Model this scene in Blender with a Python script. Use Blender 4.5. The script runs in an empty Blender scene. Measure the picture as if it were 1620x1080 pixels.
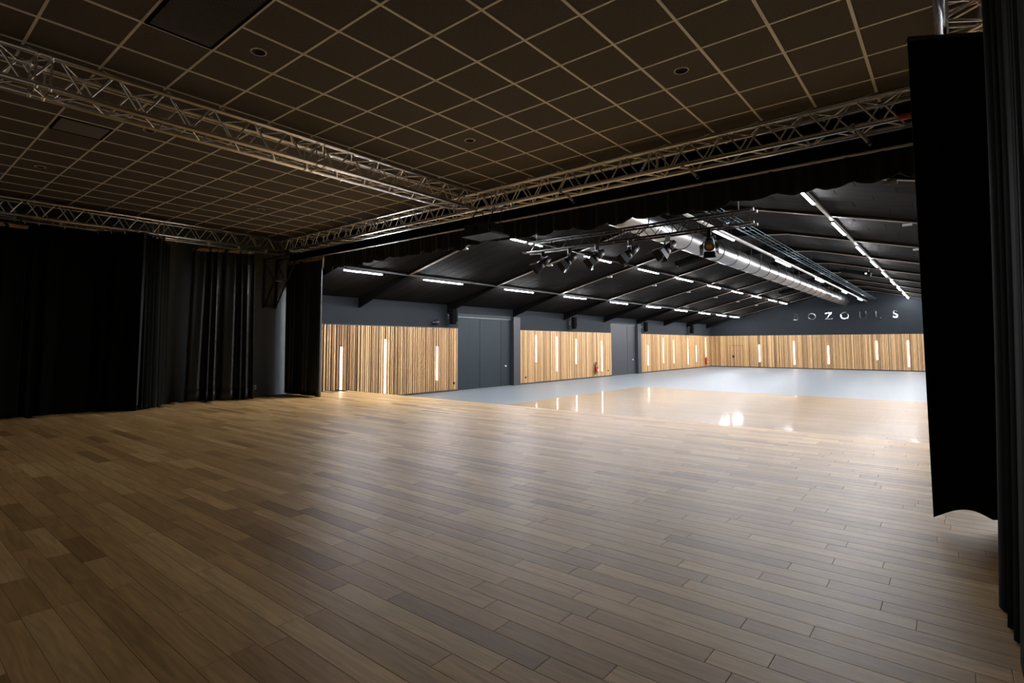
import bpy, math, random
from mathutils import Vector, Matrix, Quaternion
random.seed(7)
S = bpy.context.scene
COL = S.collection

# ------------------------------------------------------------------ camera
HC = 1.05                                   # eye height above the stage floor
FPX, YAW, PIT, ROL = 856.95, .6978, .0693, -.0015
cam_d = bpy.data.cameras.new('camera'); cam = bpy.data.objects.new('camera', cam_d); COL.objects.link(cam)
F_ = Vector((-math.sin(YAW)*math.cos(PIT), math.cos(YAW)*math.cos(PIT), math.sin(PIT)))
R_ = Vector((math.cos(YAW), math.sin(YAW), 0)); U_ = R_.cross(F_)
R2 = R_*math.cos(ROL)+U_*math.sin(ROL); U2 = -R_*math.sin(ROL)+U_*math.cos(ROL)
M = Matrix((R2, U2, -F_)).transposed().to_4x4(); M.translation = (0, 0, HC)
cam.matrix_world = M
cam_d.sensor_width = 36; cam_d.lens = FPX/1620*36
cam_d.shift_x = 21.26/1620; cam_d.shift_y = -55.36/1620
cam_d.clip_start = .05; cam_d.clip_end = 200
S.camera = cam

# ------------------------------------------------------------------ world + exposure
W = bpy.data.worlds.new('world'); S.world = W; W.use_nodes = True
W.node_tree.nodes['Background'].inputs[0].default_value = (1.0, .86, .68, 1)
W.node_tree.nodes['Background'].inputs[1].default_value = .06
S.view_settings.view_transform = 'Standard'; S.view_settings.look = 'None'
S.view_settings.gamma = 1; S.view_settings.use_curve_mapping = False
S.view_settings.exposure = 0.93
LED_CEIL = 285.0      # strength of the ceiling LED bars
LED_WALL = 7.0       # strength of the wall LED strips

# ------------------------------------------------------------------ materials
def newmat(name):
    m = bpy.data.materials.new(name); m.use_nodes = True
    return m, m.node_tree.nodes, m.node_tree.links, m.node_tree.nodes['Principled BSDF']
def simple(name, col, rough=.6, metal=0, noise=0, nscale=20, bump=0, bscale=60, sheen=0, sheencol=(1,1,1), spec=.5, coat=0):
    m, N, L, b = newmat(name)
    b.inputs['Base Color'].default_value = (*col, 1); b.inputs['Roughness'].default_value = rough
    b.inputs['Metallic'].default_value = metal; b.inputs['Specular IOR Level'].default_value = spec
    b.inputs['Coat Weight'].default_value = coat
    if sheen:
        b.inputs['Sheen Weight'].default_value = sheen; b.inputs['Sheen Tint'].default_value = (*sheencol, 1)
        b.inputs['Sheen Roughness'].default_value = .35
    tc = N.new('ShaderNodeTexCoord')
    if noise:
        n = N.new('ShaderNodeTexNoise'); n.inputs['Scale'].default_value = nscale; n.inputs['Detail'].default_value = 6
        L.new(tc.outputs['Object'], n.inputs['Vector'])
        mx = N.new('ShaderNodeMix'); mx.data_type = 'RGBA'
        mx.inputs[6].default_value = (*[c*(1-noise) for c in col], 1); mx.inputs[7].default_value = (*[min(1, c*(1+noise)) for c in col], 1)
        L.new(n.outputs['Fac'], mx.inputs[0]); L.new(mx.outputs[2], b.inputs['Base Color'])
    if bump:
        n = N.new('ShaderNodeTexNoise'); n.inputs['Scale'].default_value = bscale; n.inputs['Detail'].default_value = 4
        L.new(tc.outputs['Object'], n.inputs['Vector'])
        bp = N.new('ShaderNodeBump'); bp.inputs['Strength'].default_value = bump; bp.inputs['Distance'].default_value = .01
        L.new(n.outputs['Fac'], bp.inputs['Height']); L.new(bp.outputs[0], b.inputs['Normal'])
    return m
def emit(name, col, st):
    m, N, L, b = newmat(name); N.remove(b)
    e = N.new('ShaderNodeEmission'); e.inputs[0].default_value = (*col, 1); e.inputs[1].default_value = st
    L.new(e.outputs[0], N['Material Output'].inputs[0]); return m
def wood(name, ramp, axis, rough, grain=1.0, rvar=.1, bump=.12, coat=0, spec=.5, coat_rough=.1):
    """plank wood: tone per piece (object random + island random) and stretched grain along the axis"""
    m, N, L, b = newmat(name)
    oi = N.new('ShaderNodeObjectInfo'); ge = N.new('ShaderNodeNewGeometry'); tc = N.new('ShaderNodeTexCoord')
    ad = N.new('ShaderNodeMath'); ad.operation = 'ADD'; L.new(oi.outputs['Random'], ad.inputs[0]); L.new(ge.outputs['Random Per Island'], ad.inputs[1])
    fr = N.new('ShaderNodeMath'); fr.operation = 'FRACT'; L.new(ad.outputs[0], fr.inputs[0])
    cb = N.new('ShaderNodeCombineXYZ')
    for i, k in enumerate((37.0, 53.0, 71.0)):
        mu = N.new('ShaderNodeMath'); mu.operation = 'MULTIPLY'; mu.inputs[1].default_value = k
        L.new(fr.outputs[0], mu.inputs[0]); L.new(mu.outputs[0], cb.inputs[i])
    va = N.new('ShaderNodeVectorMath'); va.operation = 'ADD'; L.new(tc.outputs['Object'], va.inputs[0]); L.new(cb.outputs[0], va.inputs[1])
    mp = N.new('ShaderNodeMapping'); L.new(va.outputs[0], mp.inputs['Vector'])
    sc = [22.0, 22.0, 22.0]; sc[axis] = 1.6; mp.inputs['Scale'].default_value = sc
    n = N.new('ShaderNodeTexNoise'); n.inputs['Scale'].default_value = 1.6; n.inputs['Detail'].default_value = 7; n.inputs['Distortion'].default_value = 1.2
    L.new(mp.outputs[0], n.inputs['Vector'])
    cr = N.new('ShaderNodeValToRGB'); cr.color_ramp.interpolation = 'LINEAR'
    els = cr.color_ramp.elements
    for i, c in enumerate(ramp):
        p = i/(len(ramp)-1)
        e = els[i] if i < 2 else els.new(p)
        e.position = p; e.color = (*c, 1)
    L.new(fr.outputs[0], cr.inputs[0])
    gr = N.new('ShaderNodeMapRange'); gr.inputs[1].default_value = .3; gr.inputs[2].default_value = .7
    gr.inputs[3].default_value = 1-.28*grain; gr.inputs[4].default_value = 1+.16*grain
    L.new(n.outputs['Fac'], gr.inputs[0])
    mx = N.new('ShaderNodeVectorMath'); mx.operation = 'SCALE'; L.new(cr.outputs[0], mx.inputs[0]); L.new(gr.outputs[0], mx.inputs['Scale'])
    L.new(mx.outputs[0], b.inputs['Base Color'])
    rr = N.new('ShaderNodeMapRange'); rr.inputs[3].default_value = rough-rvar*.5; rr.inputs[4].default_value = rough+rvar*.5
    L.new(n.outputs['Fac'], rr.inputs[0]); L.new(rr.outputs[0], b.inputs['Roughness'])
    bp = N.new('ShaderNodeBump'); bp.inputs['Strength'].default_value = bump; bp.inputs['Distance'].default_value = .002
    L.new(n.outputs['Fac'], bp.inputs['Height']); L.new(bp.outputs[0], b.inputs['Normal'])
    b.inputs['Coat Weight'].default_value = coat; b.inputs['Coat Roughness'].default_value = coat_rough; b.inputs['Specular IOR Level'].default_value = spec
    return m

MAT = dict(
    stage_wood=wood('stage_wood', [(.30,.165,.055),(.60,.365,.145),(.50,.295,.110),(.72,.47,.205),(.56,.335,.130),(.42,.24,.085)], 0, .45, 1.0, .12, .12, spec=.28),
    parquet=wood('parquet', [(.19,.122,.060),(.27,.18,.092),(.22,.145,.073),(.30,.205,.108)], 0, .40, .8, .04, .02, spec=.22, coat=.28, coat_rough=.06),
    slat=wood('slat', [(.17,.080,.028),(.47,.285,.125),(.29,.15,.057),(.59,.38,.18),(.41,.24,.098)], 2, .5, .8, .1, .1),
    roof_board=wood('roof_board', [(.0100,.0092,.0088),(.0142,.0130,.0124),(.0120,.0110,.0105)], 0, .9, .9, .1, .2, spec=.02),
    sub=simple('subfloor', (.02,.014,.009), .8),
    tile=simple('ceiling_tile', (.104,.090,.074), .85, noise=.3, nscale=45, bump=.5, bscale=160),
    tbar=simple('grid_bar_paint', (.86,.83,.76), .35),
    slab=simple('dark_slab', (.015,.014,.012), .9),
    alu=simple('aluminium', (.93,.92,.90), .24, 1.0, noise=.12, nscale=9),
    alu_dull=simple('aluminium_dull', (.55,.53,.50), .42, 1.0),
    velvet=simple('black_velvet', (.0022,.0025,.0020), .95, sheen=.006, sheencol=(.55,.62,.40), spec=.1, bump=.2, bscale=300),
    satin=simple('black_satin', (.008,.009,.008), .42, sheen=.08, sheencol=(.7,.75,.6), spec=.5),
    tape=simple('brown_tape', (.36,.25,.13), .8, noise=.4, nscale=14),
    black=simple('black_paint', (.008,.008,.0085), .5),
    blackmat=simple('black_matt', (.0032,.0032,.0033), .9, spec=.04),
    blackmetal=simple('black_metal', (.020,.020,.022), .38, .3),
    wallpaint=simple('charcoal_wall', (.0098,.0125,.0155), .8, spec=.2, noise=.08, nscale=3, bump=.05, bscale=120),
    stagewall=simple('stage_wall_paint', (.098,.110,.116), .8, noise=.12, nscale=2, bump=.05, bscale=120),
    doorpaint=simple('slate_door', (.0075,.0140,.0185), .6, spec=.25, noise=.06, nscale=3),
    jamb=simple('dark_jamb', (.018,.020,.024), .6),
    steel=simple('pale_steel', (.45,.48,.50), .35, .8),
    concrete=simple('pale_resin_floor', (.150,.168,.182), .45, noise=.05, nscale=1.5, spec=.3),
    flange=simple('rafter_flange', (.16,.105,.066), .45, .2),
    rail=simple('door_rail', (.10,.115,.125), .5, .3),
    lintel=simple('door_lintel', (.024,.030,.034), .7, spec=.2),
    valance=simple('valance_cloth', (.016,.0155,.012), .85, sheen=.3, sheencol=(.6,.6,.45), spec=.2),
    olive=simple('olive_black_velvet', (.006,.007,.005), .95, sheen=.16, sheencol=(.55,.60,.38), spec=.1),
    galv=simple('galvanised_duct', (.34,.34,.335), .34, 1.0, noise=.10, nscale=5),
    white=simple('white_plastic', (.75,.76,.78), .4),
    offwhite=simple('dull_white_plastic', (.30,.31,.32), .5),
    grey=simple('grey_plastic', (.25,.25,.26), .5),
    mirror=simple('mirror_letter', (.42,.44,.47), .07, 1.0),
    red=simple('red_enamel', (.45,.02,.015), .3),
    green=simple('green_label', (.05,.33,.05), .5),
    redtape=simple('red_tape', (.30,.035,.02), .6),
    glass=simple('lamp_glass', (.25,.12,.04), .15, spec=.8),
    teal=simple('galvanised_tray', (.10,.14,.16), .45, .7),
    led=emit('led_cool', (.93,.95,1.0), LED_CEIL),
    strip=emit('led_warm', (1.0,.82,.68), LED_WALL),
    strip2=emit('led_amber', (1.0,.70,.42), LED_WALL*.6),
)

# ------------------------------------------------------------------ mesh helpers
class MB:
    def __init__(s): s.v = []; s.f = []; s.sm = []
    def quad(s, *p):
        n = len(s.v); s.v += [tuple(q) for q in p]; s.f.append(tuple(range(n, n+len(p)))); s.sm.append(False); return s
    def box(s, x0, x1, y0, y1, z0, z1):
        n = len(s.v)
        s.v += [(x0,y0,z0),(x1,y0,z0),(x1,y1,z0),(x0,y1,z0),(x0,y0,z1),(x1,y0,z1),(x1,y1,z1),(x0,y1,z1)]
        for f in ((0,3,2,1),(4,5,6,7),(0,1,5,4),(1,2,6,5),(2,3,7,6),(3,0,4,7)):
            s.f.append(tuple(n+i for i in f)); s.sm.append(False)
        return s
    def bbox(s, x0, x1, y0, y1, z0, z1, b):          # box with chamfered top edges (12 verts)
        n = len(s.v)
        s.v += [(x0,y0,z0),(x1,y0,z0),(x1,y1,z0),(x0,y1,z0),(x0,y0,z1-b),(x1,y0,z1-b),(x1,y1,z1-b),(x0,y1,z1-b),
                (x0+b,y0+b,z1),(x1-b,y0+b,z1),(x1-b,y1-b,z1),(x0+b,y1-b,z1)]
        fs = [(8,9,10,11)]
        for i in range(4):
            j = (i+1) % 4; fs += [(i,j,4+j,4+i),(4+i,4+j,8+j,8+i)]
        for f in fs: s.f.append(tuple(n+i for i in f)); s.sm.append(False)
        return s
    def prism(s, pts, axis, a, b):
        """extrude polygon pts (2-d) along an axis (0 x,1 y,2 z) from a to b"""
        def mk(p, t):
            if axis == 1: return (p[0], t, p[1])
            if axis == 0: return (t, p[0], p[1])
            return (p[0], p[1], t)
        n = len(s.v); k = len(pts)
        s.v += [mk(p, a) for p in pts]+[mk(p, b) for p in pts]
        s.f.append(tuple(range(n, n+k))); s.f.append(tuple(range(n+2*k-1, n+k-1, -1))); s.sm += [False, False]
        for i in range(k):
            j = (i+1) % k; s.f.append((n+i, n+k+i, n+k+j, n+j)); s.sm.append(False)
        return s
    def cyl(s, p0, p1, r0, r1=None, n=12, caps=True):
        r1 = r0 if r1 is None else r1
        p0, p1 = Vector(p0), Vector(p1); d = (p1-p0).normalized()
        a = d.orthogonal().normalized(); b = d.cross(a); o = len(s.v)
        for p, r in ((p0, r0), (p1, r1)):
            for i in range(n):
                t = 2*math.pi*i/n; s.v.append(tuple(p+a*(r*math.cos(t))+b*(r*math.sin(t))))
        for i in range(n):
            j = (i+1) % n; s.f.append((o+i, o+j, o+n+j, o+n+i)); s.sm.append(True)
        if caps:
            s.f.append(tuple(o+n-1-i for i in range(n))); s.f.append(tuple(o+n+i for i in range(n))); s.sm += [False, False]
        return s
    def lathe(s, prof, n=20, c=(0,0,0), axis=2):
        o = len(s.v)
        for (r, z) in prof:
            for i in range(n):
                t = 2*math.pi*i/n; x, y = r*math.cos(t), r*math.sin(t)
                p = (x, y, z) if axis == 2 else ((x, z, y) if axis == 1 else (z, x, y))
                s.v.append((c[0]+p[0], c[1]+p[1], c[2]+p[2]))
        for k in range(len(prof)-1):
            for i in range(n):
                j = (i+1) % n; s.f.append((o+k*n+i, o+k*n+j, o+(k+1)*n+j, o+(k+1)*n+i)); s.sm.append(True)
        return s
    def torus(s, c, R, r, n=32, m=6, axis=1):
        o = len(s.v)
        for i in range(n):
            t = 2*math.pi*i/n
            for k in range(m):
                q = 2*math.pi*k/m; rr = R+r*math.cos(q)
                x, y, z = rr*math.cos(t), rr*math.sin(t), r*math.sin(q)
                p = (x, z, y) if axis == 1 else (x, y, z)
                s.v.append((c[0]+p[0], c[1]+p[1], c[2]+p[2]))
        for i in range(n):
            for k in range(m):
                a, b = (i+1) % n, (k+1) % m
                s.f.append((o+i*m+k, o+a*m+k, o+a*m+b, o+i*m+b)); s.sm.append(True)
        return s
    def mesh(s, name, mat, off=(0,0,0)):
        me = bpy.data.meshes.new(name)
        me.from_pydata([(v[0]-off[0], v[1]-off[1], v[2]-off[2]) for v in s.v], [], s.f)
        me.polygons.foreach_set('use_smooth', s.sm); me.materials.append(MAT[mat]); me.update(); return me
def link(name, me, parent=None, loc=(0,0,0)):
    o = bpy.data.objects.new(name, me); COL.objects.link(o); o.location = loc
    if parent is not None: o.parent = parent
    return o
def part(name, mb, mat, parent):                      # mb in the parent's local frame
    return link(name, mb.mesh(name, mat), parent)
def wpart(name, mb, mat, parent):                     # mb in world space, parent unrotated
    w = Vector((0,0,0)); q = parent
    while q is not None: w += q.location; q = q.parent
    return link(name, mb.mesh(name, mat, w), parent)
def top(name, mb, mat):                               # world-space mesh, origin at its base centre
    lo = [min(v[i] for v in mb.v) for i in range(3)]; hi = [max(v[i] for v in mb.v) for i in range(3)]
    c = ((lo[0]+hi[0])/2, (lo[1]+hi[1])/2, lo[2])
    return link(name, mb.mesh(name, mat, c), None, c)
def tag(o, label=None, cat=None, group=None, kind=None):
    if label: o['label'] = label
    if cat: o['category'] = cat
    if group: o['group'] = group
    if kind: o['kind'] = kind
    return o
def thing(name, loc, label, cat, group=None, rz=0):
    o = bpy.data.objects.new(name, None); COL.objects.link(o); o.location = loc; o.rotation_euler = (0,0,rz)
    o.empty_display_size = .1
    return tag(o, label, cat, group)
def copy_tree(o, parent=None):
    c = o.copy(); COL.objects.link(c); c.parent = parent
    for ch in list(o.children): copy_tree(ch, c)
    return c
ORD = ['first','second','third','fourth','fifth','sixth','seventh','eighth','ninth','tenth','eleventh','twelfth']

# ------------------------------------------------------------------ dimensions (metres; stage floor z = 0)
XW, XE = -11.2, 3.1            # side walls
YP, YS, YF = 6.15, 7.36, 33.2  # proscenium, stage edge, end wall
ZH, ZC = -.306, 3.27           # hall floor, stage ceiling
ZWT, XR, ZR = 2.19, -4.05, 3.98
SL = (ZR-ZWT)/(XR-XW)
ZT = 1.512                     # top of the slatted cladding
def zroof(x): return ZR-SL*abs(x-XR)

# ================================================================== STRUCTURE
# ---- stage floor ----
fl = top('floor', MB().box(XW-.1, XE, -2.5, YS-.02, ZH, -.022).box(XW-.1, XE, YS-.02, YS, ZH, -.003), 'sub'); tag(fl, kind='structure')
PW = .0995
LENS = [.45,.6,.75,.9,1.05,1.2]
plank_me = {l: MB().bbox(-l/2+.0005, l/2-.0005, -PW/2+.0003, PW/2-.0003, -.022, 0, .0011).mesh('plank', 'stage_wood') for l in LENS}
planks = []
y = YS-PW/2-.02
rr = random.Random(3)
while y > -.9:
    x = XW-.1+rr.uniform(-.5, 0)
    while x < XE-.2:
        l = rr.choice(LENS); planks.append((x+l/2, y, l)); x += l
    y -= PW
planks = [p for p in planks if p[0]-p[2]/2 > XW-.1 and p[0] < 1.2]
def seen(p):
    v = Vector((p[0], p[1], -HC)); d = v.dot(F_)
    if d < .3: return 0
    u = 788.7+FPX*v.dot(R2)/d; w = 484.6-FPX*v.dot(U2)/d
    if not (-60 < u < 1640 and 560 < w < 1150): return 0
    return p[2]*HC/d**3
planks.sort(key=seen, reverse=True)
for (px, py, l) in planks[:300]:
    o = link('plank', plank_me[l], fl, (px-fl.location.x, py-fl.location.y, -fl.location.z)); o.rotation_euler.z = 0 if rr.random() < .5 else math.pi
mb = MB()
for (px, py, l) in planks[300:]:
    mb.bbox(px-l/2+.0005, px+l/2-.0005, py-PW/2+.0003, py+PW/2-.0003, -.022, 0, .0011)
tag(wpart('plank_field', mb, 'stage_wood', fl), kind='stuff')

# ---- hall floor with inset parquet ----
hf = top('floor.001', MB().box(XW-.1, XE+.1, YS-.3, YF+.1, ZH-.2, ZH), 'concrete'); tag(hf, kind='structure')
mb = MB(); yy = YS+.05
while yy < 16.0:
    x = -7.7
    while x < .78:
        l = min(rr.choice([.9,1.2,1.5,1.8]), .8-x)
        mb.bbox(x+.0005, x+l-.0005, yy+.0004, yy+.0996, ZH, ZH+.004, .0008); x += l
    yy += .1
tag(wpart('parquet', mb, 'parquet', hf), kind='stuff')

# ---- left wall: stage part, hall part, slats ----
D1, D2 = (11.49, 14.03), (20.79, 23.21)
tag(top('wall_stage', MB().box(XW-.15, XW, -2.5, YP+.02, ZH, ZC+.1), 'stagewall'), kind='structure')
mb = MB()
for a, b in ((YP+.02, D1[0]), (D1[1], D2[0]), (D2[1], YF+.1)): mb.box(XW-.15, XW, a, b, ZH, ZWT)
for a, b in (D1, D2): mb.box(XW-.15, XW, a, b, 1.97, ZWT)
wl = top('wall_left', mb, 'wallpaint'); tag(wl, kind='structure')
wpart('backing', MB().box(XW, XW+.004, YP+.1, D1[0], ZH+.04, ZT), 'black', wl)
wpart('backing', MB().box(XW, XW+.004, 14.39, D2[0], ZH+.04, ZT), 'black', wl)
wpart('backing', MB().box(XW, XW+.004, 23.63, YF, ZH+.04, ZT), 'black', wl)
SW = [.022, .030, .040, .052]
slat_me = {w: MB().bbox(-w/2, w/2, -(ZT-ZH-.045)/2, (ZT-ZH-.045)/2, 0, .036, .002) for w in SW}
def slat_mesh(w):
    src = slat_me[w]; m = MB()
    m.v = [(v[2], v[0], v[1]) for v in src.v]; m.f = src.f; m.sm = src.sm
    return m.mesh('slat', 'slat')
SM = {w: slat_mesh(w) for w in SW}
ZM = (ZT+ZH+.045)/2
def slat_run(a, b, r, gaps):
    out = []; t = a
    while t < b-.05:
        w = r.choice(SW); out.append((t+w/2, w)); t += w+r.choice(gaps)
    return out
rs = random.Random(11)
for a, b, g in ((YP+.12, D1[0], [.018,.024,.032,.042]), (14.40, D2[0], [.012,.016,.022])):
    for (yy, w) in slat_run(a, b, rs, g):
        link('slat', SM[w], wl, (XW+.003-wl.location.x, yy-wl.location.y, ZM-wl.location.z))
mb = MB()
for (yy, w) in slat_run(23.64, YF-.04, rs, [.012,.016,.022]):
    mb.box(XW+.003, XW+.038, yy-w/2, yy+w/2, ZH+.045, ZT)
tag(wpart('slat_field', mb, 'slat', wl), kind='stuff')
wpart('capping', MB().box(XW, XW+.042, YP+.1, D1[0]+.005, ZT, ZT+.018).box(XW, XW+.042, 14.385, D2[0]+.005, ZT, ZT+.018).box(XW, XW+.042, 23.625, YF, ZT, ZT+.018), 'jamb', wl)
bb = top('baseboard_left', MB().box(XW, XW+.03, YP+.1, D1[0], ZH, ZH+.045).box(XW, XW+.03, 14.39, D2[0], ZH, ZH+.045).box(XW, XW+.03, 23.63, YF, ZH, ZH+.045), 'black')
tag(bb, kind='structure')

# ---- sliding partition doors in the left wall ----
def door(name, a, b, npan, lever, rail_z, mat):
    dz = top(name, MB().box(XW-.14, XW-.10, a, b, ZH, 1.97), 'jamb'); tag(dz, kind='structure')
    w = (b-a)/npan
    for i in range(npan):
        wpart('panel', MB().box(XW-.10, XW-.045-(.006 if i % 2 else 0), a+i*w+.004, a+(i+1)*w-.004, ZH+.01, rail_z), mat, dz)
    wpart('top_rail', MB().box(XW-.10, XW-.02, a, b, rail_z+.012, rail_z+.035), 'rail', dz)
    wpart('lintel', MB().box(XW-.10, XW-.02, a, b, rail_z+.040, 1.97), 'lintel', dz)
    k = wpart('handle', MB().cyl((XW-.05, lever, .34), (XW-.005, lever, .34), .022, n=12), 'white', dz)
    j = wpart('jamb', MB().box(XW-.10, XW+.09, b, b+.35, ZH, rail_z+.11), 'jamb', dz)
    return dz
door('door_1', D1[0], D1[1], 5, 13.74, 1.83, 'doorpaint')
door('door_2', D2[0], D2[1], 3, 22.9, 1.86, 'jamb')

# ---- end wall (gable) ----
we = top('wall_end', MB().prism([(XW-.1, ZH),(XE+.1, ZH),(XE+.1, zroof(XE)),(XR, ZR+.02),(XW-.1, ZWT)], 1, YF, YF+.15), 'wallpaint'); tag(we, kind='structure')
wpart('backing', MB().box(XW, XE, YF-.004, YF, ZH+.04, ZT), 'black', we)
mb = MB()
for (xx, w) in slat_run(XW+.04, XE-.04, rs, [.010,.014,.02]):
    mb.box(xx-w/2, xx+w/2, YF-.038, YF-.003, ZH+.045, ZT)
tag(wpart('slat_field', mb, 'slat', we), kind='stuff')
wpart('capping', MB().box(XW, XE, YF-.042, YF, ZT, ZT+.02), 'jamb', we)
tag(top('baseboard_end', MB().box(XW+.03, XE, YF-.03, YF, ZH, ZH+.045), 'black'), kind='structure')
# concealed door leaf in the slats
d3 = top('door_3', MB().box(-10.10,-9.37, YF-.0395, YF-.0385, .93, .945).box(-10.10,-10.09, YF-.0395, YF-.0385, ZH+.05, .93).box(-9.38,-9.37, YF-.0395, YF-.0385, ZH+.05, .93), 'sub'); tag(d3, kind='structure')
wpart('handle', MB().box(-9.96,-9.86, YF-.052, YF-.039, .24, .38).cyl((-9.93,YF-.08,.31),(-9.93,YF-.05,.31),.012).box(-9.94,-9.83,YF-.088,YF-.074,.30,.32), 'black', d3)

# ---- right wall (out of view) ----
wr = top('wall_right', MB().box(XE, XE+.15, -2.5, YF+.1, ZH, ZWT).box(XE, XE+.15, -2.5, YP+.1, ZWT, ZC+.1), 'wallpaint'); tag(wr, kind='structure')
mb = MB()
for (yy, w) in slat_run(YS+.1, YF-.05, rs, [.02,.03]): mb.box(XE-.036, XE, yy-w/2, yy+w/2, ZH+.045, ZT)
tag(wpart('slat_field', mb, 'slat', wr), kind='stuff')

# ---- hall roof: slabs, boards ----
rf = top('ceiling.001', MB().prism([(XW-.1, zroof(XW-.1)+.02),(XR, ZR+.02),(XE+.1, zroof(XE+.1)+.02),(XE+.1, zroof(XE)+.15),(XR, ZR+.15),(XW-.1, zroof(XW)+.15)], 1, YP+.12, YF+.1), 'blackmat'); tag(rf, kind='structure')
BL, BW = 1.22, .306
ang = math.atan(SL)
board_me = MB().bbox(-BL/2+.002, BL/2-.002, -BW/2+.002, BW/2-.002, -.02, 0, .003)
board_me.v = [(v[0], v[1], -v[2]) for v in board_me.v]; board_me.f = [tuple(reversed(f)) for f in board_me.f]
bm_ = board_me.mesh('roof_board', 'roof_board')
slope_len = (XR-XW)/math.cos(ang)
cand = []
nrow = int((YF-YP-.1)/BW)
for side in (-1, 1):
    for r_ in range(nrow):
        yb = YP+.12+BW*(r_+.5); off = ((r_*0.37) % 1)*BL
        t = -off
        while t < slope_len:
            a, b = max(t, 0), min(t+BL, slope_len)
            if b-a > .1:
                tm = (a+b)/2; xx = XR+side*(slope_len-tm)*math.cos(ang); cand.append((side, xx, yb, b-a))
            t += BL
full = [c for c in cand if abs(c[3]-BL) < 1e-6 and (c[0] < 0 or c[1] < .3)]
full.sort(key=lambda c: (c[1]**2+c[2]**2))
chosen = set((c[0], c[1], c[2]) for c in full[:280])
rest = MB()
for (side, xx, yb, l) in cand:
    rot = -side*-1*ang if False else (-ang if side < 0 else ang)
    if (side, xx, yb) in chosen:
        o = link('roof_board', bm_, rf, (xx-rf.location.x, yb-rf.location.y, zroof(xx)-rf.location.z)); o.rotation_euler.y = rot
    else:
        n0 = len(rest.v); dx, dz = math.cos(rot), -math.sin(rot)
        t_ = MB().bbox(-l/2+.002, l/2-.002, -BW/2+.002, BW/2-.002, -.02, 0, .003)
        for v in t_.v:
            z = -v[2]; rest.v.append((xx+v[0]*dx+z*math.sin(rot), yb+v[1], zroof(xx)+v[0]*dz+z*math.cos(rot)))
        rest.f += [tuple(n0+i for i in reversed(f)) for f in t_.f]; rest.sm += [False]*len(t_.f)
tag(wpart('roof_board_field', rest, 'roof_board', rf), kind='stuff')

# ---- proscenium header ----
hd = top('wall_header', MB().box(XW, XE, YP, YP+.12, 2.86, ZR+.15), 'blackmat'); tag(hd, kind='structure')

# ---- stage ceiling: grid bars, tiles ----
ce = top('ceiling', MB().box(XW-.1, XE, -2.5, YP+.1, ZC+.03, ZC+.12), 'slab'); tag(ce, kind='structure')
KC = (ZC-HC)/2.83
X0, Y0, T = -2.939*KC, 3.892*KC, .6*KC
xs = [X0-T*i for i in range(-7, 19)]; ys = [Y0+T*j for j in range(-8, 8)]
HT = T/2-.008
tile_me = MB().bbox(-HT, HT, -HT, HT, 0, .02, .003)
tile_me.v = [(v[0], v[1], -v[2]+.02) for v in tile_me.v]; tile_me.f = [tuple(reversed(f)) for f in tile_me.f]
tile_m = tile_me.mesh('ceiling_tile', 'tile')
def holed_tile(R):
    m = MB(); n = 32; h = HT
    sq = []
    for i in range(n):
        t = 2*math.pi*i/n; c, s_ = math.cos(t), math.sin(t); k = h/max(abs(c), abs(s_)); sq.append((c*k, s_*k))
    for z in (0, .02):
        m.v += [(x, y, z) for x, y in sq]; m.v += [(R*math.cos(2*math.pi*i/n), R*math.sin(2*math.pi*i/n), z) for i in range(n)]
    for i in range(n):
        j = (i+1) % n
        m.f += [(i, n+i, n+j, j), (2*n+i, 2*n+j, 3*n+j, 3*n+i), (i, j, 2*n+j, 2*n+i), (n+i, 3*n+i, 3*n+j, n+j)]; m.sm += [False]*4
    return m.mesh('ceiling_tile', 'tile')
hole_m = holed_tile(.050)
DL = [(x*KC, yv*KC) for x, yv in ((-5.039,2.392),(-2.039,5.392),(-5.039,5.392),(-8.039,2.392),(-8.039,5.392),(-11.039,5.392),(-11.039,1.792))]
VENT = [tuple(q*KC for q in v) for v in ((-5.339,-4.139,1.492,2.092), (-8.939,-8.339,1.492,2.092))]
cl = ce.location
for i in range(len(xs)-1):
    for j in range(len(ys)-1):
        cx, cy_ = xs[i]-T/2, ys[j]+T/2
        if cx < XW-.2 or cy_ > YP+.1 or cx > .7: continue
        if any(v[0] < cx < v[1] and v[2] < cy_ < v[3] for v in VENT): continue
        hole = any(abs(cx-d[0]) < .15 and abs(cy_-d[1]) < .15 for d in DL)
        link('ceiling_tile', hole_m if hole else tile_m, ce, (cx-cl.x, cy_-cl.y, ZC-cl.z))
for x in xs:
    if x < XW: continue
    for a, b in ([(-1, VENT[0][2]), (VENT[0][3], YP)] if any(v[0]+.05 < x < v[1]-.05 for v in VENT) else [(-1, YP)]):
        wpart('grid_bar', MB().box(x-.0105, x+.0105, a, b, ZC-.005, ZC+.01), 'tbar', ce)
for yv in ys:
    if yv < YP: wpart('grid_bar', MB().box(XW, .75, yv-.0085, yv+.0085, ZC-.0035, ZC+.01), 'tbar', ce)

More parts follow.
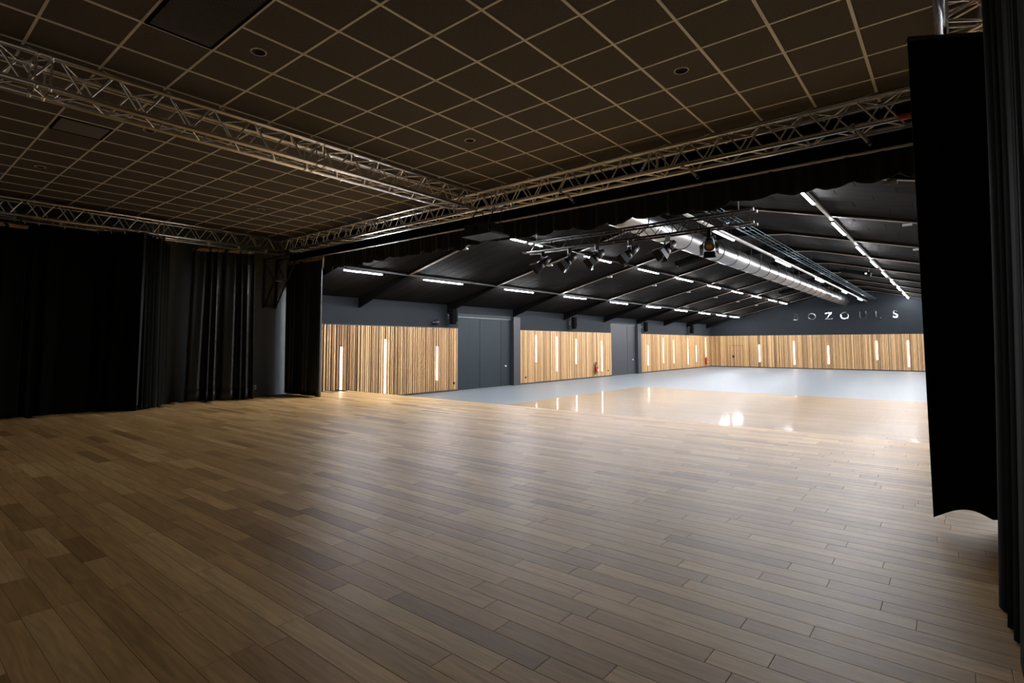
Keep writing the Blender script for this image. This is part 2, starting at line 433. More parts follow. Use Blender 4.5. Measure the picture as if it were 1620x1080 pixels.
# ================================================================== OBJECTS
# ---- ceiling vents and recessed downlights ----
for (x0, x1, y0, y1), lab in zip(VENT, ('long dark slatted air grille in the tiled stage ceiling beside a downlight', 'square dark air grille in the stage ceiling near the black side drapes')):
    g = thing('air_grille', ((x0+x1)/2, (y0+y1)/2, ZC-.012), lab, 'vent')
    w, d = x1-x0-.026, y1-y0-.026
    part('frame', MB().box(-w/2, w/2, -d/2, -d/2+.02, 0, .03).box(-w/2, w/2, d/2-.02, d/2, 0, .03).box(-w/2, -w/2+.02, -d/2+.02, d/2-.02, 0, .03).box(w/2-.02, w/2, -d/2+.02, d/2-.02, 0, .03), 'blackmat', g)
    part('backing', MB().box(-w/2, w/2, -d/2, d/2, .03, .035), 'blackmat', g)
    n = 28; bl = MB()
    me = MB().prism([(-.006, .006),(.002, .001),(.006, .004),(-.002, .010)], 1, -d/2+.02, d/2-.02).mesh('blade', 'grey')
    nb = int((w-.04)/.020)
    for k in range(nb): link('blade', me, g, (-w/2+.03+k*(w-.06)/(nb-1), 0, 0))
dl0 = None
DLAB = ['recessed downlight beside the long air grille', 'recessed downlight above the front truss, between it and the black leg curtain', 'recessed downlight near the corner where two trusses meet',
        'recessed downlight next to the square air grille', 'recessed downlight behind the middle truss towards the front truss', 'recessed downlight above the left wall truss near its corner', 'recessed downlight close to the left wall above the black drape']
for (x, yv), lab in zip(DL, DLAB):
    if dl0 is None:
        dl0 = thing('downlight', (x, yv, ZC-.004), lab, 'downlight')
        part('trim_ring', MB().lathe([(.049,.004),(.050,0),(.057,0),(.059,.004),(.049,.006)], 28), 'tbar', dl0)
        part('reflector', MB().lathe([(.050,.0),(.046,.012),(.03,.026),(.004,.03)], 28), 'blackmetal', dl0)
        o = dl0
    else:
        o = copy_tree(dl0); o.location = (x, yv, ZC-.004); tag(o, lab)
    o['group'] = 'downlights in the stage ceiling'

# ---- aluminium box truss ----
def truss(name, p0, p1, label, s=.24, rc=.025, rb=.0095, period=.37, mat='alu', joints=(), nseg=10, face_phase=(0, .5, .5, 0), group=None):
    """box truss whose lower chord pair starts at p0 and p1 (p0/p1: the chord corner with the smallest offset); the box grows up and to the side"""
    p0, p1 = Vector(p0), Vector(p1); d = (p1-p0); Lg = d.length; d.normalize()
    side = Vector((0,0,1)).cross(d); up = Vector((0,0,1))
    t = thing(name, tuple(p0), label, 'truss', group)
    C = [Vector((0,0,0)), side*s, side*s+up*s, up*s]
    cm = MB().cyl((0,0,0), tuple(d*Lg), rc, n=nseg).mesh('chord', mat)
    for c in C: link('chord', cm, t, tuple(c))
    h = period/2
    cache = {}
    def bar(a, b):
        v = b-a; L_ = round(v.length, 4)
        if L_ not in cache: cache[L_] = MB().cyl((0,0,0), (0,0,L_), rb, n=6, caps=False).mesh('brace', mat)
        o = link('brace', cache[L_], t, tuple(a)); o.rotation_mode = 'QUATERNION'
        o.rotation_quaternion = Vector((0,0,1)).rotation_difference(v.normalized())
    n = int((Lg-.1)/h)
    st = (Lg-n*h)/2
    for f in range(4):
        a, b = C[f], C[(f+1) % 4]
        ph = 0 if face_phase[f] == 0 else 1
        for i in range(n):
            q0, q1 = (a, b) if (i+ph) % 2 == 0 else (b, a)
            bar(q0+d*(st+i*h+.012), q1+d*(st+(i+1)*h-.012))
    for jt in joints:
        for e in (-.045, .045):
            for f in range(4): bar(C[f]+d*(jt+e), C[(f+1) % 4]+d*(jt+e))
        km = MB().cyl(tuple(d*(jt-.04)), tuple(d*(jt+.04)), rc*.74, rc*.74, n=10).cyl(tuple(d*(jt-.052)), tuple(d*(jt-.03)), rc*1.18, n=10).cyl(tuple(d*(jt+.03)), tuple(d*(jt+.052)), rc*1.18, n=10).mesh('coupler', mat)
        for c in C: link('coupler', km, t, tuple(c))
    return t
ZB = 1.9+HC                    # lower chord centre height
tA = truss('stage_truss', (-5.07, -1.2, ZB), (-5.07, 5.57, ZB), 'silver box truss crossing mid stage under the tiled ceiling', joints=(2.01, 4.30), face_phase=(0, 1, 0, 1))
tC = truss('stage_truss', (-10.45, -1.0, ZB), (-10.45, 5.57, ZB), 'silver box truss along the left stage wall above the black drapes', joints=(.6, 4.35), face_phase=(0, 1, 0, 1))
tB = truss('stage_truss', (.28, 5.83, ZB), (-10.70, 5.83, ZB), 'silver box truss along the stage front above the valance', joints=(2.74, 5.05, 5.70, 8.0, 10.4), face_phase=(0, 1, 0, 1))
tD = truss('stage_truss', (.25, -1.0, ZB+.05), (.25, 5.57, ZB+.05), 'heavy silver truss above the black leg curtain', s=.22, rc=.036, rb=.011, joints=(5.45,), face_phase=(0, 1, 0, 1))
wpart('red_tape', MB().cyl((-.27, 5.59, ZB), (-.16, 5.59, ZB), .0262, n=12), 'redtape', tB)

# ---- hook clamps on the front truss ----
for x, lab in ((-.60, 'grey clamp arm on the front truss close to the leg curtain'), (-2.12, 'grey clamp arm on the front truss beside a truss joint'), (-3.66, 'grey clamp arm on the front truss near the truss crossing')):
    c = thing('truss_clamp', (x, 5.59, ZB), lab, 'clamp', 'clamp arms on the front truss')
    part('hook', MB().cyl((-.02,0,0),(.02,0,0), .034, n=14), 'grey', c)
    part('arm', MB().cyl((0,-.02,.03),(.10,.10,-.12), .016, n=8), 'grey', c)
    part('bolt', MB().cyl((.10,.10,-.12),(.12,.12,-.14), .022, n=8), 'blackmetal', c)

# ---- curtains ----
def drape_mesh(path, z0, z1, amp, wl, seed, nz=26, step=.018, flare=0, zwave=None, lean=None):
    r = random.Random(seed)
    P = [Vector((p[0], p[1], 0)) for p in path]
    seg = [(P[i+1]-P[i]).length for i in range(len(P)-1)]; tot = sum(seg)
    n = int(tot/step)+1
    ph = [r.uniform(0, 6.28) for _ in range(4)]
    m = MB()
    for i in range(n+1):
        s = tot*i/n; q = s; k = 0
        while k < len(seg)-1 and q > seg[k]: q -= seg[k]; k += 1
        d = (P[k+1]-P[k]).normalized(); base = P[k]+d*q
        # smooth the normal near corners
        nn = Vector((-d.y, d.x, 0))
        w = s+.35*wl*math.sin(s*2.1/wl+ph[0])
        for j in range(nz+1):
            t = j/nz; z = z0+(z1-z0)*t
            a = amp*(.55+.65*(1-t))
            sh = .25*math.sin(2.2*(1-t)+ph[1]+s*3)
            f = math.sin(2*math.pi*w/wl+sh)+.45*math.sin(2*math.pi*w/(wl*.43)+ph[2]+.8*(1-t))*(.4+.6*t)
            off = nn*(a*f)
            fl = d*(flare*(1-t)*(2*s/tot-1))
            zz = z
            if zwave and t < .2: zz += (1-t/.2)*zwave*math.sin(math.pi*min(1, s/.30))
            v = base+off+fl
            if lean: v = v+Vector((lean[0]*(1-t)**2, lean[1]*(1-t)**2, 0))
            m.v.append((v.x, v.y, zz))
    for i in range(n):
        for j in range(nz):
            a = i*(nz+1)+j; m.f.append((a, a+nz+1, a+nz+2, a+1)); m.sm.append(True)
    return m, (lambda s: None)
def curtain(name, path, z0, z1, label, amp=.03, wl=.16, seed=1, mat='velvet', header=None, hem=None, flare=0, hooks=0, zwave=None, lean=None, thick=.006, group=None):
    c = thing(name, (path[0][0], path[0][1], z0), label, 'curtain', group)
    m, _ = drape_mesh(path, z0, z1, amp, wl, seed, flare=flare, zwave=zwave, lean=lean)
    o = wpart('fabric', m, mat, c); md = o.modifiers.new('thickness', 'SOLIDIFY'); md.thickness = thick; md.offset = 0
    if header:
        hm, _ = drape_mesh(path, z1-header[0], z1+.004, amp*.55, wl, seed, nz=3)
        o = wpart('header_tape', hm, header[1], c); md = o.modifiers.new('thickness', 'SOLIDIFY'); md.thickness = thick*2.6; md.offset = 0
    if hem:
        src = m; nz = 26; k = max(2, int(hem/((z1-z0)/nz)))
        hm = MB()
        cols = len(m.v)//(nz+1)
        for i in range(cols):
            for j in range(k+1): hm.v.append(m.v[i*(nz+1)+j])
        for i in range(cols-1):
            for j in range(k):
                a = i*(k+1)+j; hm.f.append((a, a+k+1, a+k+2, a+1)); hm.sm.append(True)
        o = wpart('hem_band', hm, 'satin' if mat == 'satin' else 'velvet', c); md = o.modifiers.new('thickness', 'SOLIDIFY'); md.thickness = thick*2.4; md.offset = 0
    for k in range(hooks):
        u = (k+.5)/hooks; i = 0; tt = u*(len(path)-1); i = min(int(tt), len(path)-2); f = tt-i
        x = path[i][0]*(1-f)+path[i+1][0]*f; yv = path[i][1]*(1-f)+path[i+1][1]*f
        wpart('glider', MB().cyl((x, yv, z1-.02), (x, yv, z1+.05), .009, n=8), 'steel', c)
    return c
curtain('stage_drape', [(-10.47,-1.0),(-10.47,1.4),(-10.42,1.95),(-10.44,2.45),(-9.98,2.97)], .005, 2.85, 'wide matt black stage drape hung along the left wall', .028, .30, 2, hooks=14)
curtain('stage_drape', [(-10.02,3.00),(-10.22,3.25),(-10.78,3.60)], .012, 2.845, 'narrow pleated black drape gathered beside the wide black drape', .045, .14, 5, mat='olive', hooks=6)
curtain('stage_drape', [(-10.30,.0),(-10.30,1.58)], .02, 2.785, 'black drape with brown header tape in front of the wide drape', .028, .24, 9, header=(.05, 'tape'))
curtain('stage_drape', [(-10.86,4.02),(-10.38,4.97)], .010, 2.862, 'shiny black curtain with tan header and dark hem on grey wall', .05, .17, 4, mat='satin', header=(.055, 'tape'), hem=.17, flare=.05)
curtain('stage_drape', [(-11.1,6.04),(-9.72,6.06)], .006, 2.835, 'black drape with ragged tan header hanging beside the wooden slat wall', .035, .18, 12, mat='satin', header=(.07, 'tape'))
curtain('leg_curtain', [(-.13,4.08),(.17,4.27),(.70,4.62)], .045, 2.90, 'flat black leg curtain hanging clear of the wooden floor', .010, .34, 21, header=(.045, 'blackmat'), zwave=.055)
curtain('side_drape', [(.17,3.02),(.20,2.70),(.19,1.6),(.22,.4),(.22,-.8)], .004, 2.968, 'black side drape reaching the floor in front of the leg curtain', .016, .20, 33, lean=(-.06,-.02))
# curtain rails
def rail(pts, label, mat='blackmetal', r=.017, clamps=(), arms=(), cw=.02):
    """bent tube through pts; clamps: (x, y, top z) blocks up to a chord; arms: (from, to) stays to what carries the rail"""
    t = thing('curtain_rail', pts[0], label, 'curtain rail')
    for a, b in zip(pts, pts[1:]): wpart('tube', MB().cyl(a, b, r, n=10), mat, t)
    z = pts[0][2]
    for (x, yv, zt) in clamps:
        wpart('clamp', MB().box(x-cw, x+cw, yv-cw, yv+cw, z, zt), mat, t)
        wpart('bolt', MB().cyl((x, yv, z-.035), (x, yv, z), .012, n=8), 'steel', t)
    for (a, b) in arms: wpart('arm', MB().cyl(a, b, .010, n=8), 'blackmetal', t)
rail([(-10.45,-1.0,ZB-.075), (-10.45,5.5,ZB-.075)], 'dark tube rail slung under the left wall truss for drapes', 'alu_dull', clamps=[(-10.45, -1+6.5*(k+.5)/12, ZB-.02) for k in range(12)])
rail([(-10.46,2.42,2.862), (-10.0,2.98,2.862), (-10.22,3.25,2.862), (-10.80,3.62,2.862)], 'bent tube rail under the left wall truss guiding the gathered drape', clamps=[(-10.45, 3.397, ZB-.02)], r=.012)
rail([(-10.30,-.1,2.795), (-10.30,1.62,2.795)], 'short tube rail carrying the drape with brown header tape', r=.012, arms=[((-10.30,yv,2.795), (-10.44,yv,ZB-.015)) for yv in (.2,.8,1.5)])
rail([(-11.17,6.06,2.845), (.4,6.06,2.845)], 'pale tube rail carrying the pleated valance below the front truss', 'tbar', .013, arms=[((x,6.06,2.85), (x,YP+.01,2.89)) for x in [-10.9+1.1*k for k in range(11)]])
rail([(-.13,4.08,2.915), (.72,4.63,2.915)], 'short tube rail carrying the black leg curtain', clamps=[(.045,4.193,ZB+.03), (.25,4.326,ZB+.03)], cw=.008)
# valance: pleated border with scalloped lower edge
vl = thing('valance', (-9.75, 6.06, 2.6), 'pleated black valance with scalloped hem hung across the stage front', 'valance')
m = MB(); rv = random.Random(5); n = 640; x0, x1 = -9.70, .45
nodes = []; x = x0
while x < x1+.5:
    w = rv.uniform(.28, .50); nodes.append((x, w, rv.uniform(.03, .07))); x += w
nz = 8
for i in range(n+1):
    x = x0+(x1-x0)*i/n
    for (a, w, dp) in nodes:
        if a <= x < a+w: break
    u = (x-a)/w
    hem = 2.60-dp*math.sin(math.pi*u)**.6-.012*math.sin(5*x)
    for j in range(nz+1):
        t = j/nz; z = hem+(2.845-hem)*t
        yv = 6.075+.028*(1-.55*t)*math.sin(2*math.pi*x/.33+.6*math.sin(1.7*x))+.012*math.sin(2*math.pi*x/.135)
        m.v.append((x, yv, z))
for i in range(n):
    for j in range(nz):
        a = i*(nz+1)+j; m.f.append((a, a+nz+1, a+nz+2, a+1)); m.sm.append(True)
o = wpart('fabric', m, 'valance', vl); md = o.modifiers.new('thickness', 'SOLIDIFY'); md.thickness = .006

# ---- wall bracket carrying the truss corner ----
br = thing('truss_bracket', (-11.18, 5.6, 1.83), 'black steel ladder bracket between left stage wall and truss corner', 'bracket')
for yv in (5.58, 5.84):
    wpart('wall_channel', MB().box(-11.2, -11.15, yv-.02, yv+.02, 1.82, 2.88), 'blackmetal', br)
    wpart('strut', MB().cyl((-11.15, yv, 1.86), (-10.32, yv+.015, ZB-.03), .016, n=8), 'blackmetal', br)
    wpart('top_bar', MB().cyl((-11.15, yv, 2.86), (-10.45, yv, 2.86), .014, n=8), 'blackmetal', br)
    wpart('cross_bar', MB().cyl((-11.15, yv, 2.80), (-10.80, yv, 2.40), .010, n=8), 'blackmetal', br)
for t in (.0, .48, 1.0):
    x = -11.15+.83*t; z = 1.86+(ZB-.03-1.86)*t
    wpart('rung', MB().cyl((x, 5.58+.015*t, z), (x, 5.84+.015*t, z), .013, n=8), 'alu_dull' if t == .48 else 'blackmetal', br)

# ---- projector under the truss crossing ----
pj = thing('projector', (-4.93, 5.55, 2.50), 'black projector box on a shelf hung below the truss crossing', 'projector')
wpart('body', MB().bbox(-5.15, -4.71, 5.40, 5.72, 2.55, 2.70, .012), 'black', pj)
wpart('shelf', MB().box(-5.17, -4.63, 5.36, 5.76, 2.527, 2.551), 'blackmetal', pj)
ln = wpart('lens', MB().cyl((-4.98, 5.405, 2.625), (-4.98, 5.355, 2.625), .05, .055, n=20).cyl((-4.98, 5.40, 2.625), (-4.98, 5.37, 2.625), .062, n=20), 'blackmetal', pj)
wpart('side_vent', MB().box(-4.712, -4.70, 5.44, 5.68, 2.57, 2.68), 'doorpaint', pj)
for (x, yv) in ((-5.1, 5.45), (-4.75, 5.45), (-5.1, 5.68), (-4.75, 5.68)):
    wpart('hanger', MB().cyl((x, yv, 2.695), (x, 5.60 if yv < 5.6 else 5.75, ZB), .008, n=6), 'blackmetal', pj)

# ---- white socket on the stage wall ----
def plate(name, x, yv, z, mat, label, cat, n='x', w=.045, h=.045):
    t = thing(name, (x, yv, z), label, cat)
    if n == 'x':
        part('plate', MB().box(0, .010, -w, w, -h, h), mat, t); part('insert', MB().cyl((.008,0,0),(.014,0,0), w*.62, n=14), 'grey' if mat == 'white' else 'blackmat', t)
    return t
plate('wall_socket', XW, 5.43, .16, 'white', 'small white socket plate low on the grey stage wall', 'socket')
plate('wall_socket', XW+.039, 11.29, -.075, 'black', 'black socket on slats just before the wide slate door', 'socket', w=.03, h=.035)
plate('wall_socket', XW+.039, 14.73, -.075, 'black', 'black socket on slats just past the wide slate door', 'socket', w=.03, h=.035)
plate('wall_socket', XW+.039, 20.45, -.065, 'black', 'black socket on slats near the narrower dark door', 'socket', w=.03, h=.03)

# ---- wall LED strips ----
def wall_strip(loc, h, normal, mat, label, group):
    t = thing('wall_light', loc, label, 'wall light', group)
    w = .022
    if normal == 'x':
        part('channel', MB().box(0, .008, -w-.006, w+.006, 0, h), 'grey', t); part('diffuser', MB().box(.008, .022, -w, w, .004, h-.004), mat, t)
    else:
        part('channel', MB().box(-w-.006, w+.006, -.008, 0, 0, h), 'grey', t); part('diffuser', MB().box(-w-.008, w+.008, -.022, -.008, .004, h-.004), mat, t)
L1s = [(7.484,-.062,-1.153-.10),(8.783,.122,-1.244),(10.6,-.062,-1.005)]
L2s = [(15.327,.317,-.625),(16.62,.263,-.986),(17.932,.189,-.765),(19.918,.132,-1.113)]
L3s = [(24.33,-.06,-1.01),(26.11,.282,-.953),(27.42,.194,-.999),(29.39,.306,-1.104),(30.63,-.076,-.999),(32.17,.359,-.875)]
for lst, mat, where in ((L1s, 'strip', 'on slats before the wide slate door'), (L2s, 'strip', 'on slats between the two doors'), (L3s, 'strip2', 'between narrow door and room corner')):
    for k, (yv, zt, zb) in enumerate(lst):
        wall_strip((XW+.0395, yv, zb+HC), zt-zb, 'x', 'strip' if (mat == 'strip' or k == 0) else mat, '%s upright light strip from the stage %s' % (ORD[k], where), 'upright light strips on the left wall')
for k, (x, zt, zb) in enumerate([(-8.48,-.06,-1.025),(-6.718,.133,-1.133),(-5.1,-.116,-1.071),(-2.986,.128,-.813),(-1.719,.137,-1.131)]):
    wall_strip((x, YF-.0395, zb+HC), zt-zb, 'y', 'strip', '%s upright light strip from the concealed door on the lettered end wall' % ORD[k], 'upright light strips on the end wall')

# ---- letters on the end wall ----
LAB = {0:'mirror letter B, first on the dark end wall', 1:'mirror letter O between B and Z on the end wall', 2:'mirror letter Z between the two O letters', 3:'mirror letter O between Z and U on the end wall',
       4:'mirror letter U between O and L on the end wall', 5:'mirror letter L between U and S on the end wall', 6:'mirror letter S, last on the dark end wall'}
dg = None
for k, (ch, x) in enumerate(zip('BOZOULS', (-6.57,-5.79,-5.02,-4.295,-3.495,-2.88,-2.155))):
    cu = bpy.data.curves.new('glyph', 'FONT'); cu.body = ch; cu.size = .53; cu.align_x = 'CENTER'; cu.extrude = .02; cu.bevel_depth = .006; cu.bevel_resolution = 2; cu.resolution_u = 8
    tmp = bpy.data.objects.new('glyph', cu); COL.objects.link(tmp)
    bpy.context.view_layer.update()
    dg = bpy.context.evaluated_depsgraph_get()
    me = bpy.data.meshes.new_from_object(tmp.evaluated_get(dg)); me.materials.clear(); me.materials.append(MAT['mirror'])
    bpy.data.objects.remove(tmp, do_unlink=True)
    me.transform(Matrix.Rotation(math.pi/2, 4, 'X'))
    o = link('wall_letter', me, None, (x, YF-.030, 1.275+HC)); tag(o, LAB[k], 'letter', 'letters on the end wall')

# ---- roof rafters ----
RY = [8.0+3.06*k for k in range(9)]
for k, yv in enumerate(RY):
    if yv > YF-.3: break
    nth = len([q for q in RY if q < YF-.3])-k
    t = thing('roof_rafter', (XR, yv, ZR-.5), '%s dark roof rafter from the lettered end wall, spanning the hall' % ORD[nth-1], 'rafter', 'roof rafters of the hall')
    for sd, nm in ((-1, 'l'), (1, 'r')):
        xe = XW if sd < 0 else XE
        f = lambda u: XR+sd*(XR-XW)*u              # u 0 ridge .. 1 eave
        U = [0, .09, .16, .74, 1.0]; Dp = [.24, .13, .05, .05, .23]
        topl = [(f(u), zroof(f(u))) for u in U]; bot = [(f(u), zroof(f(u))-d_) for u, d_ in zip(U, Dp)]
        poly = topl+bot[::-1]
        if sd > 0: poly = poly[::-1]
        wpart('web', MB().prism(poly, 1, yv-.022, yv+.022), 'blackmat', t)
        for a in range(len(U)-1):
            q0, q1 = bot[a], bot[a+1]
            wpart('flange', MB().prism([q0, q1, (q1[0], q1[1]-.012), (q0[0], q0[1]-.012)], 1, yv-.032, yv+.032), 'flange' if 0 < a < 3 else 'blackmat', t)

# small white emergency lights clipped under the rafters
em0 = None
for k, yv in enumerate(RY[:8]):
    for x in (-7.6, -.5):
        if x > -1 and k > 3: continue
        z = zroof(x)-.062
        lab = 'small white emergency light under the %s rafter from the stage, %s' % (ORD[k], 'door side of the duct' if x < -4 else 'far side of the duct')
        if em0 is None:
            em0 = thing('emergency_light', (x, yv, z), lab, 'emergency light', 'emergency lights under the rafters')
            part('clip', MB().box(-.035, .035, -.03, .03, -.015, 0), 'black', em0); part('housing', MB().bbox(-.065, .065, -.03, .03, -.050, -.015, .004), 'offwhite', em0)
        else:
            o = copy_tree(em0); o.location = (x, yv, z); tag(o, lab)

# ---- ceiling LED tracks and bars ----
bar_cache = {}
def led_bar(x, z, y0, y1, label, group, w=.019):
    t = thing('led_bar', (x, (y0+y1)/2, z), label, 'lamp', group)
    L_ = round(y1-y0, 2)
    if (L_, w) not in bar_cache:
        bar_cache[(L_, w)] = (MB().box(-w, w, -L_/2, L_/2, .02, .055).mesh('housing', 'black'), MB().box(-w+.004, w-.004, -L_/2+.01, L_/2-.01, .006, .02).mesh('diffuser', 'led'))
    a, b = bar_cache[(L_, w)]; link('housing', a, t); link('diffuser', b, t)
def track(x, z, y0, y1, label, hang=True, mat='blackmetal', wires=False):
    t = thing('light_track', (x, y0, z), label, 'track')
    wpart('channel', MB().box(x-.024, x+.024, y0, y1, z+.055, z+.095), mat, t)
    yv = y0+.6
    while yv < y1:
        if wires: wpart('hanger_wire', MB().cyl((x, yv, z+.09), (x, yv, zroof(x)), .004, n=5), 'blackmetal', t)
        else: wpart('hanger', MB().cyl((x, yv, z+.09), (x, yv, zroof(x)), .012, n=6), 'blackmetal', t)
        yv += 3.06
Z1 = zroof(-9.35)-.125
track(-9.35, Z1, YP+.2, YF-.05, 'dark lighting track along the roof nearest the slate doors')
l1 = [(6.3,7.26),(8.45,9.75),(11.42,12.71),(14.36,15.70),(17.39,18.70),(20.35,21.71),(23.29,24.67),(26.22,27.69),(28.75,30.2),(31.0,32.5)]
for k, (a, b) in enumerate(l1): led_bar(-9.35, Z1, a, b, '%s lit LED bar from the stage on the track nearest the slate doors' % ORD[k], 'LED bars on the door side track')
Z2 = zroof(-6.8)-.125
track(-6.8, Z2, YP+1.3, YF-.05, 'dark lighting track on the roof between duct and door side')
l2 = [(8.39,9.60),(11.37,12.70),(14.32,15.68),(17.12,18.50),(20.03,21.40),(22.88,24.30),(25.69,27.12),(28.56,29.98),(30.78,32.24)]
for k, (a, b) in enumerate(l2): led_bar(-6.8, Z2, a, b, '%s lit LED bar from the stage on the track between duct and doors' % ORD[k], 'LED bars on the middle track')
Z3 = 2.06+HC
track(-3.30, Z3, YP+1.35, YF-.1, 'pale suspended lighting track hung beside the round duct', mat='alu_dull', wires=True)
l3 = [(10.05,11.3),(14.7,16.2),(19.75,21.05),(25.2,26.3),(29.8,31.2)]
for k, (a, b) in enumerate(l3): led_bar(-3.30, Z3, a, b, '%s lit LED bar from the stage on the suspended track beside the duct' % ORD[k], 'LED bars on the suspended track')
Z4 = zroof(-1.57)-.125
track(-1.6, Z4, YP+1.3, YF-.05, 'pale lighting track on the roof slope beyond the duct', mat='alu_dull')
l4 = [(8.52,9.68),(11.42,12.85),(14.65,15.98),(17.4,18.9),(20.4,21.9),(23.4,24.9),(26.3,27.8),(29.3,30.8),(31.7,33.0)]
for k, (a, b) in enumerate(l4): led_bar(-1.6, Z4, a, b, '%s lit LED bar from the stage on the roof slope beyond the duct' % ORD[k], 'LED bars on the far roof slope')
# added fifth track, unseen, mirrors the door side one to help light the hall
track(1.25, Z1, YP+1.3, YF-.05, 'dark lighting track on the far roof slope near the right wall')
for k, (a, b) in enumerate(l1[1:]): led_bar(1.25, Z1, a, b, '%s lit LED bar from the stage on the track by the right wall' % ORD[k], 'LED bars by the right wall')

# ---- cable tray beside the suspended track ----
ct = thing('cable_tray', (-3.02, YP+1.4, Z3+.16), 'bluish wire cable tray running beside the suspended track', 'cable tray')
for x in (-3.12, -3.02, -2.92): wpart('wire', MB().cyl((x, YP+1.4, Z3+.16), (x, YF-.1, Z3+.16), .005, n=6), 'teal', ct)
for x in (-3.15, -2.89): wpart('side_wire', MB().cyl((x, YP+1.4, Z3+.20), (x, YF-.1, Z3+.20), .006, n=6), 'teal', ct)
yv = YP+1.6
wm = MB().cyl((-.13,0,0), (.13,0,0), .004, n=5).mesh('rung', 'teal')
while yv < YF-.2: link('rung', wm, ct, (0, yv-(YP+1.4), 0)); yv += .5
yv = 8.4
while yv < YF-.2: wpart('hanger_wire', MB().cyl((-3.02, yv, Z3+.16), (-3.02, yv, zroof(-3.02)), .004, n=5), 'blackmetal', ct); yv += 3.06

# ---- ventilation duct ----
DX, DZ, DR = -4.25, 2.19+HC, .225
du = thing('ventilation_duct', (DX, YP+1.35, DZ), 'round galvanised ventilation duct with dark hoops hung under the ridge', 'duct')
yv = YP+1.35; dm = {}
while yv < YF-.2:
    L_ = min(3.06, YF-.03-yv)
    me = MB().cyl((0,0,0), (0,L_,0), DR, n=40, caps=False).mesh('duct_section', 'galv'); link('duct_section', me, du, (0, yv-(YP+1.35), 0)); yv += L_
hm = MB().torus((0,0,0), DR+.004, .010, 36, 6, 1).mesh('hoop', 'black')
wm = MB().cyl((0,0,DR), (0,0,zroof(DX)-DZ), .005, n=5).mesh('hanger_wire', 'blackmetal')
yv = 7.9
while yv < YF-.2:
    link('hoop', hm, du, (0, yv-(YP+1.35), 0)); link('hanger_wire', wm, du, (0, yv-(YP+1.35), 0)); yv += 1.03

# ---- flat black radiant heaters under the roof ----
for (xc, yv, ln_, lab) in ((-5.45, 15.0, 1.0, 'flat black heater panel under the roof beside the duct, nearer the stage'), (-5.5, 26.7, .8, 'small black heater panel on the door side of the duct near the end wall'), (-2.35, 20.9, .85, 'black heater panel on the roof slope beyond the duct')):
    h = thing('roof_heater', (xc, yv, zroof(xc)-.20), lab, 'heater')
    r = -ang if xc < XR else ang
    b_ = part('panel', MB().box(-ln_/2, ln_/2, -.17, .17, -.06, .06), 'blackmat', h)
    e1 = part('end_cap', MB().box(-ln_/2-.015, -ln_/2, -.03, .03, -.065, .065), 'white', h)
    e2 = part('fitting', MB().cyl((ln_/2-.12, -.17, 0), (ln_/2-.12, -.19, 0), .03, n=10), 'white', h)
    for x in (-ln_*.4, ln_*.4): part('hanger', MB().cyl((x, 0, .03), (x, 0, .22), .01, n=6), 'black', h)
    h.rotation_euler.y = r

# ---- flying truss with spotlights ----
hz = 1.72+HC
ft = truss('lighting_truss', (-2.13, 8.32, hz), (-6.18, 8.32, hz), 'dark lighting truss hung across the hall carrying six spotlights', s=.19, rc=.018, rb=.007, period=.36, mat='blackmetal', face_phase=(0, 1, 0, 1))
for x in (-2.32, -5.95):
    wpart('hanger_wire', MB().cyl((x, 8.225, hz+.19), (x, 8.225, zroof(x)), .005, n=5), 'steel', ft)
for x in (-2.38, -6.05):
    wpart('cross_clamp', MB().cyl((x-.10, 8.04, hz+.0), (x+.08, 8.42, hz+.0), .014, n=10), 'grey', ft)
for yv in (8.13, 8.32):
    for z in (hz, hz+.19): wpart('end_cap', MB().cyl((-2.13, yv, z), (-2.09, yv, z), .021, n=10), 'grey', ft)
sp0 = None
SPX = [(-5.75,-.75),(-5.17,-.65),(-4.62,-.65),(-4.0,-.75),(-3.36,-.60),(-2.72,.28)]
SPL = ['spotlight at the door-side end of the hanging truss', 'second spotlight from the door-side end of the hanging truss', 'third spotlight from the door-side end of the hanging truss', 'fourth spotlight from the door-side end of the hanging truss', 'fifth spotlight on the hanging truss, before the duct', 'spotlight with amber lens at the free truss end in front of the duct']
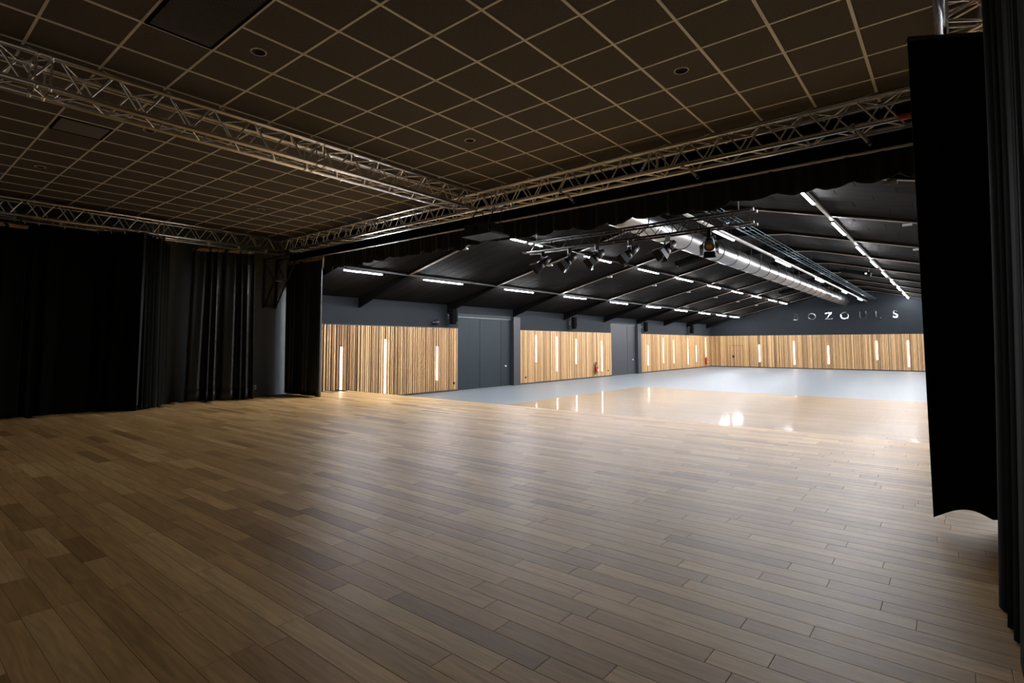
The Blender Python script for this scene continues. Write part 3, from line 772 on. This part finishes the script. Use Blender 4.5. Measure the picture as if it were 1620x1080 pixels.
def make_spot():
    t = thing('stage_spotlight', (0,0,0), '', 'spotlight', 'spotlights on the hanging truss')
    part('clamp', MB().box(-.025, .025, -.03, .03, -.07, .026), 'black', t)
    part('yoke', MB().box(-.085, .085, -.014, .014, -.082, -.07).box(-.088, -.080, -.014, .014, -.20, -.072).box(.080, .088, -.014, .014, -.20, -.072), 'blackmetal', t)
    # lamp head points to -Y and down
    d = Vector((0,-1,-.8)).normalized(); c = Vector((0, 0, -.19))
    up = Vector((1,0,0)).cross(d)*-1
    h = part('head', MB().cyl(c-d*.13, c+d*.02, .058, .072, n=16).cyl(c+d*.02, c+d*.10, .076, n=16), 'blackmetal', t)
    part('cooling_fin', MB().cyl(c-d*.16, c-d*.13, .05, n=16), 'black', h)
    part('lens', MB().lathe([(.001,-.012),(.03,-.008),(.062,0)], 16), 'glass', h)
    lens = h.children[-1]; lens.location = c+d*.095; lens.rotation_mode = 'QUATERNION'; lens.rotation_quaternion = Vector((0,0,-1)).rotation_difference(d)
    f = c+d*.10; ax = Vector((1,0,0)); w = .075
    for (n_, t_) in ((ax, up), (-ax, up), (up, ax), (-up, ax)):
        a0, a1 = f+n_*.078-t_*w, f+n_*.078+t_*w
        b1, b0 = f+n_*.125+d*.10+t_*w*1.15, f+n_*.125+d*.10-t_*w*1.15
        m = MB(); e = n_*.004
        P = [a0, a1, b1, b0]; m.v = [tuple(p) for p in P]+[tuple(p+e) for p in P]
        m.f = [(0,1,2,3),(7,6,5,4),(0,4,5,1),(1,5,6,2),(2,6,7,3),(3,7,4,0)]; m.sm = [False]*6
        part('barn_door', m, 'blackmetal', t)
    return t
sp0 = make_spot()
for k, ((x, rz), lab) in enumerate(zip(SPX, SPL)):
    o = sp0 if k == 0 else copy_tree(sp0)
    o.location = (x, 8.13, hz-.042); o.rotation_euler.z = rz; tag(o, 'black '+lab)

# ---- wall speakers ----
sk0 = None
for yv, lab in ((11.09, 'black wall speaker above slats beside the wide slate door'), (17.56, 'black wall speaker above slats midway between the doors'), (23.78, 'black wall speaker just past the narrow dark door'), (29.6, 'black wall speaker near the end wall corner')):
    if sk0 is None:
        sk0 = thing('wall_speaker', (XW, yv, 1.63), lab, 'speaker', 'speakers on the left wall'); o = sk0
        part('bracket', MB().box(0, .012, -.05, .05, .16, .26).cyl((.01,0,.21),(.11,0,.21), .016, n=8), 'blackmetal', sk0)
        cb = part('cabinet', MB().prism([(-.11,-.05),(-.14,.07),(-.08,.14),(.08,.14),(.14,.07),(.11,-.05)], 2, 0, .43), 'blackmat', sk0); cb.location = (.16, 0, 0); cb.rotation_euler = (0, math.radians(8), math.radians(-62))
        gp = part('grille', MB().box(-.075, .075, .139, .146, .015, .415), 'blackmat', cb)
        part('badge', MB().box(-.012, .012, .146, .149, .02, .04), 'white', cb)
    else:
        o = copy_tree(sk0); o.location.y = yv; tag(o, lab)
fl_ = thing('wall_floodlight', (XW, 10.45, 1.66), 'small black cone floodlight on the dark wall beside the speaker', 'floodlight')
part('stem', MB().cyl((0,0,0),(.09,0,0), .015, n=8), 'steel', fl_)
part('shade', MB().lathe([(.012,0),(.03,.01),(.085,.11),(.088,.115),(.07,.11),(.02,.02)], 16, axis=1), 'black', fl_).location = (.09, -.01, 0)

# ---- fire extinguishers ----
def extinguisher(yv, label, green):
    t = thing('fire_extinguisher', (XW+.115, yv, -.146), label, 'extinguisher')
    part('cylinder', MB().lathe([(.001,0),(.06,0),(.075,.015),(.075,.29),(.06,.34),(.025,.37),(.022,.39),(.001,.39)], 18), 'red', t)
    part('valve', MB().cyl((0,0,.385),(0,0,.43), .024, n=10).box(-.02, .02, -.09, .05, .43, .45).box(-.015, .015, -.10, .03, .46, .475), 'black', t)
    part('hose', MB().cyl((0,-.03,.41),(0,-.085,.36), .012, n=8).cyl((0,-.085,.36),(0,-.09,.16), .012, n=8).cyl((0,-.09,.16),(0,-.09,.08), .012, .02, n=8), 'black', t)
    part('wall_hook', MB().box(-.075, -.06, -.02, .02, .33, .36), 'black', t)
    if green:
        part('green_band', MB().cyl((0,0,.29),(0,0,.335), .0765, .0645, n=18, caps=False), 'green', t); part('green_band', MB().cyl((0,0,.01),(0,0,.06), .0768, n=18, caps=False), 'green', t)
    part('label', MB().box(.071, .078, -.03, .03, .10, .20), 'white', t)
extinguisher(19.37, 'red fire extinguisher with green bands hung on slats near the narrow door', True)
extinguisher(32.05, 'plain red fire extinguisher hung on slats close to the room corner', False)
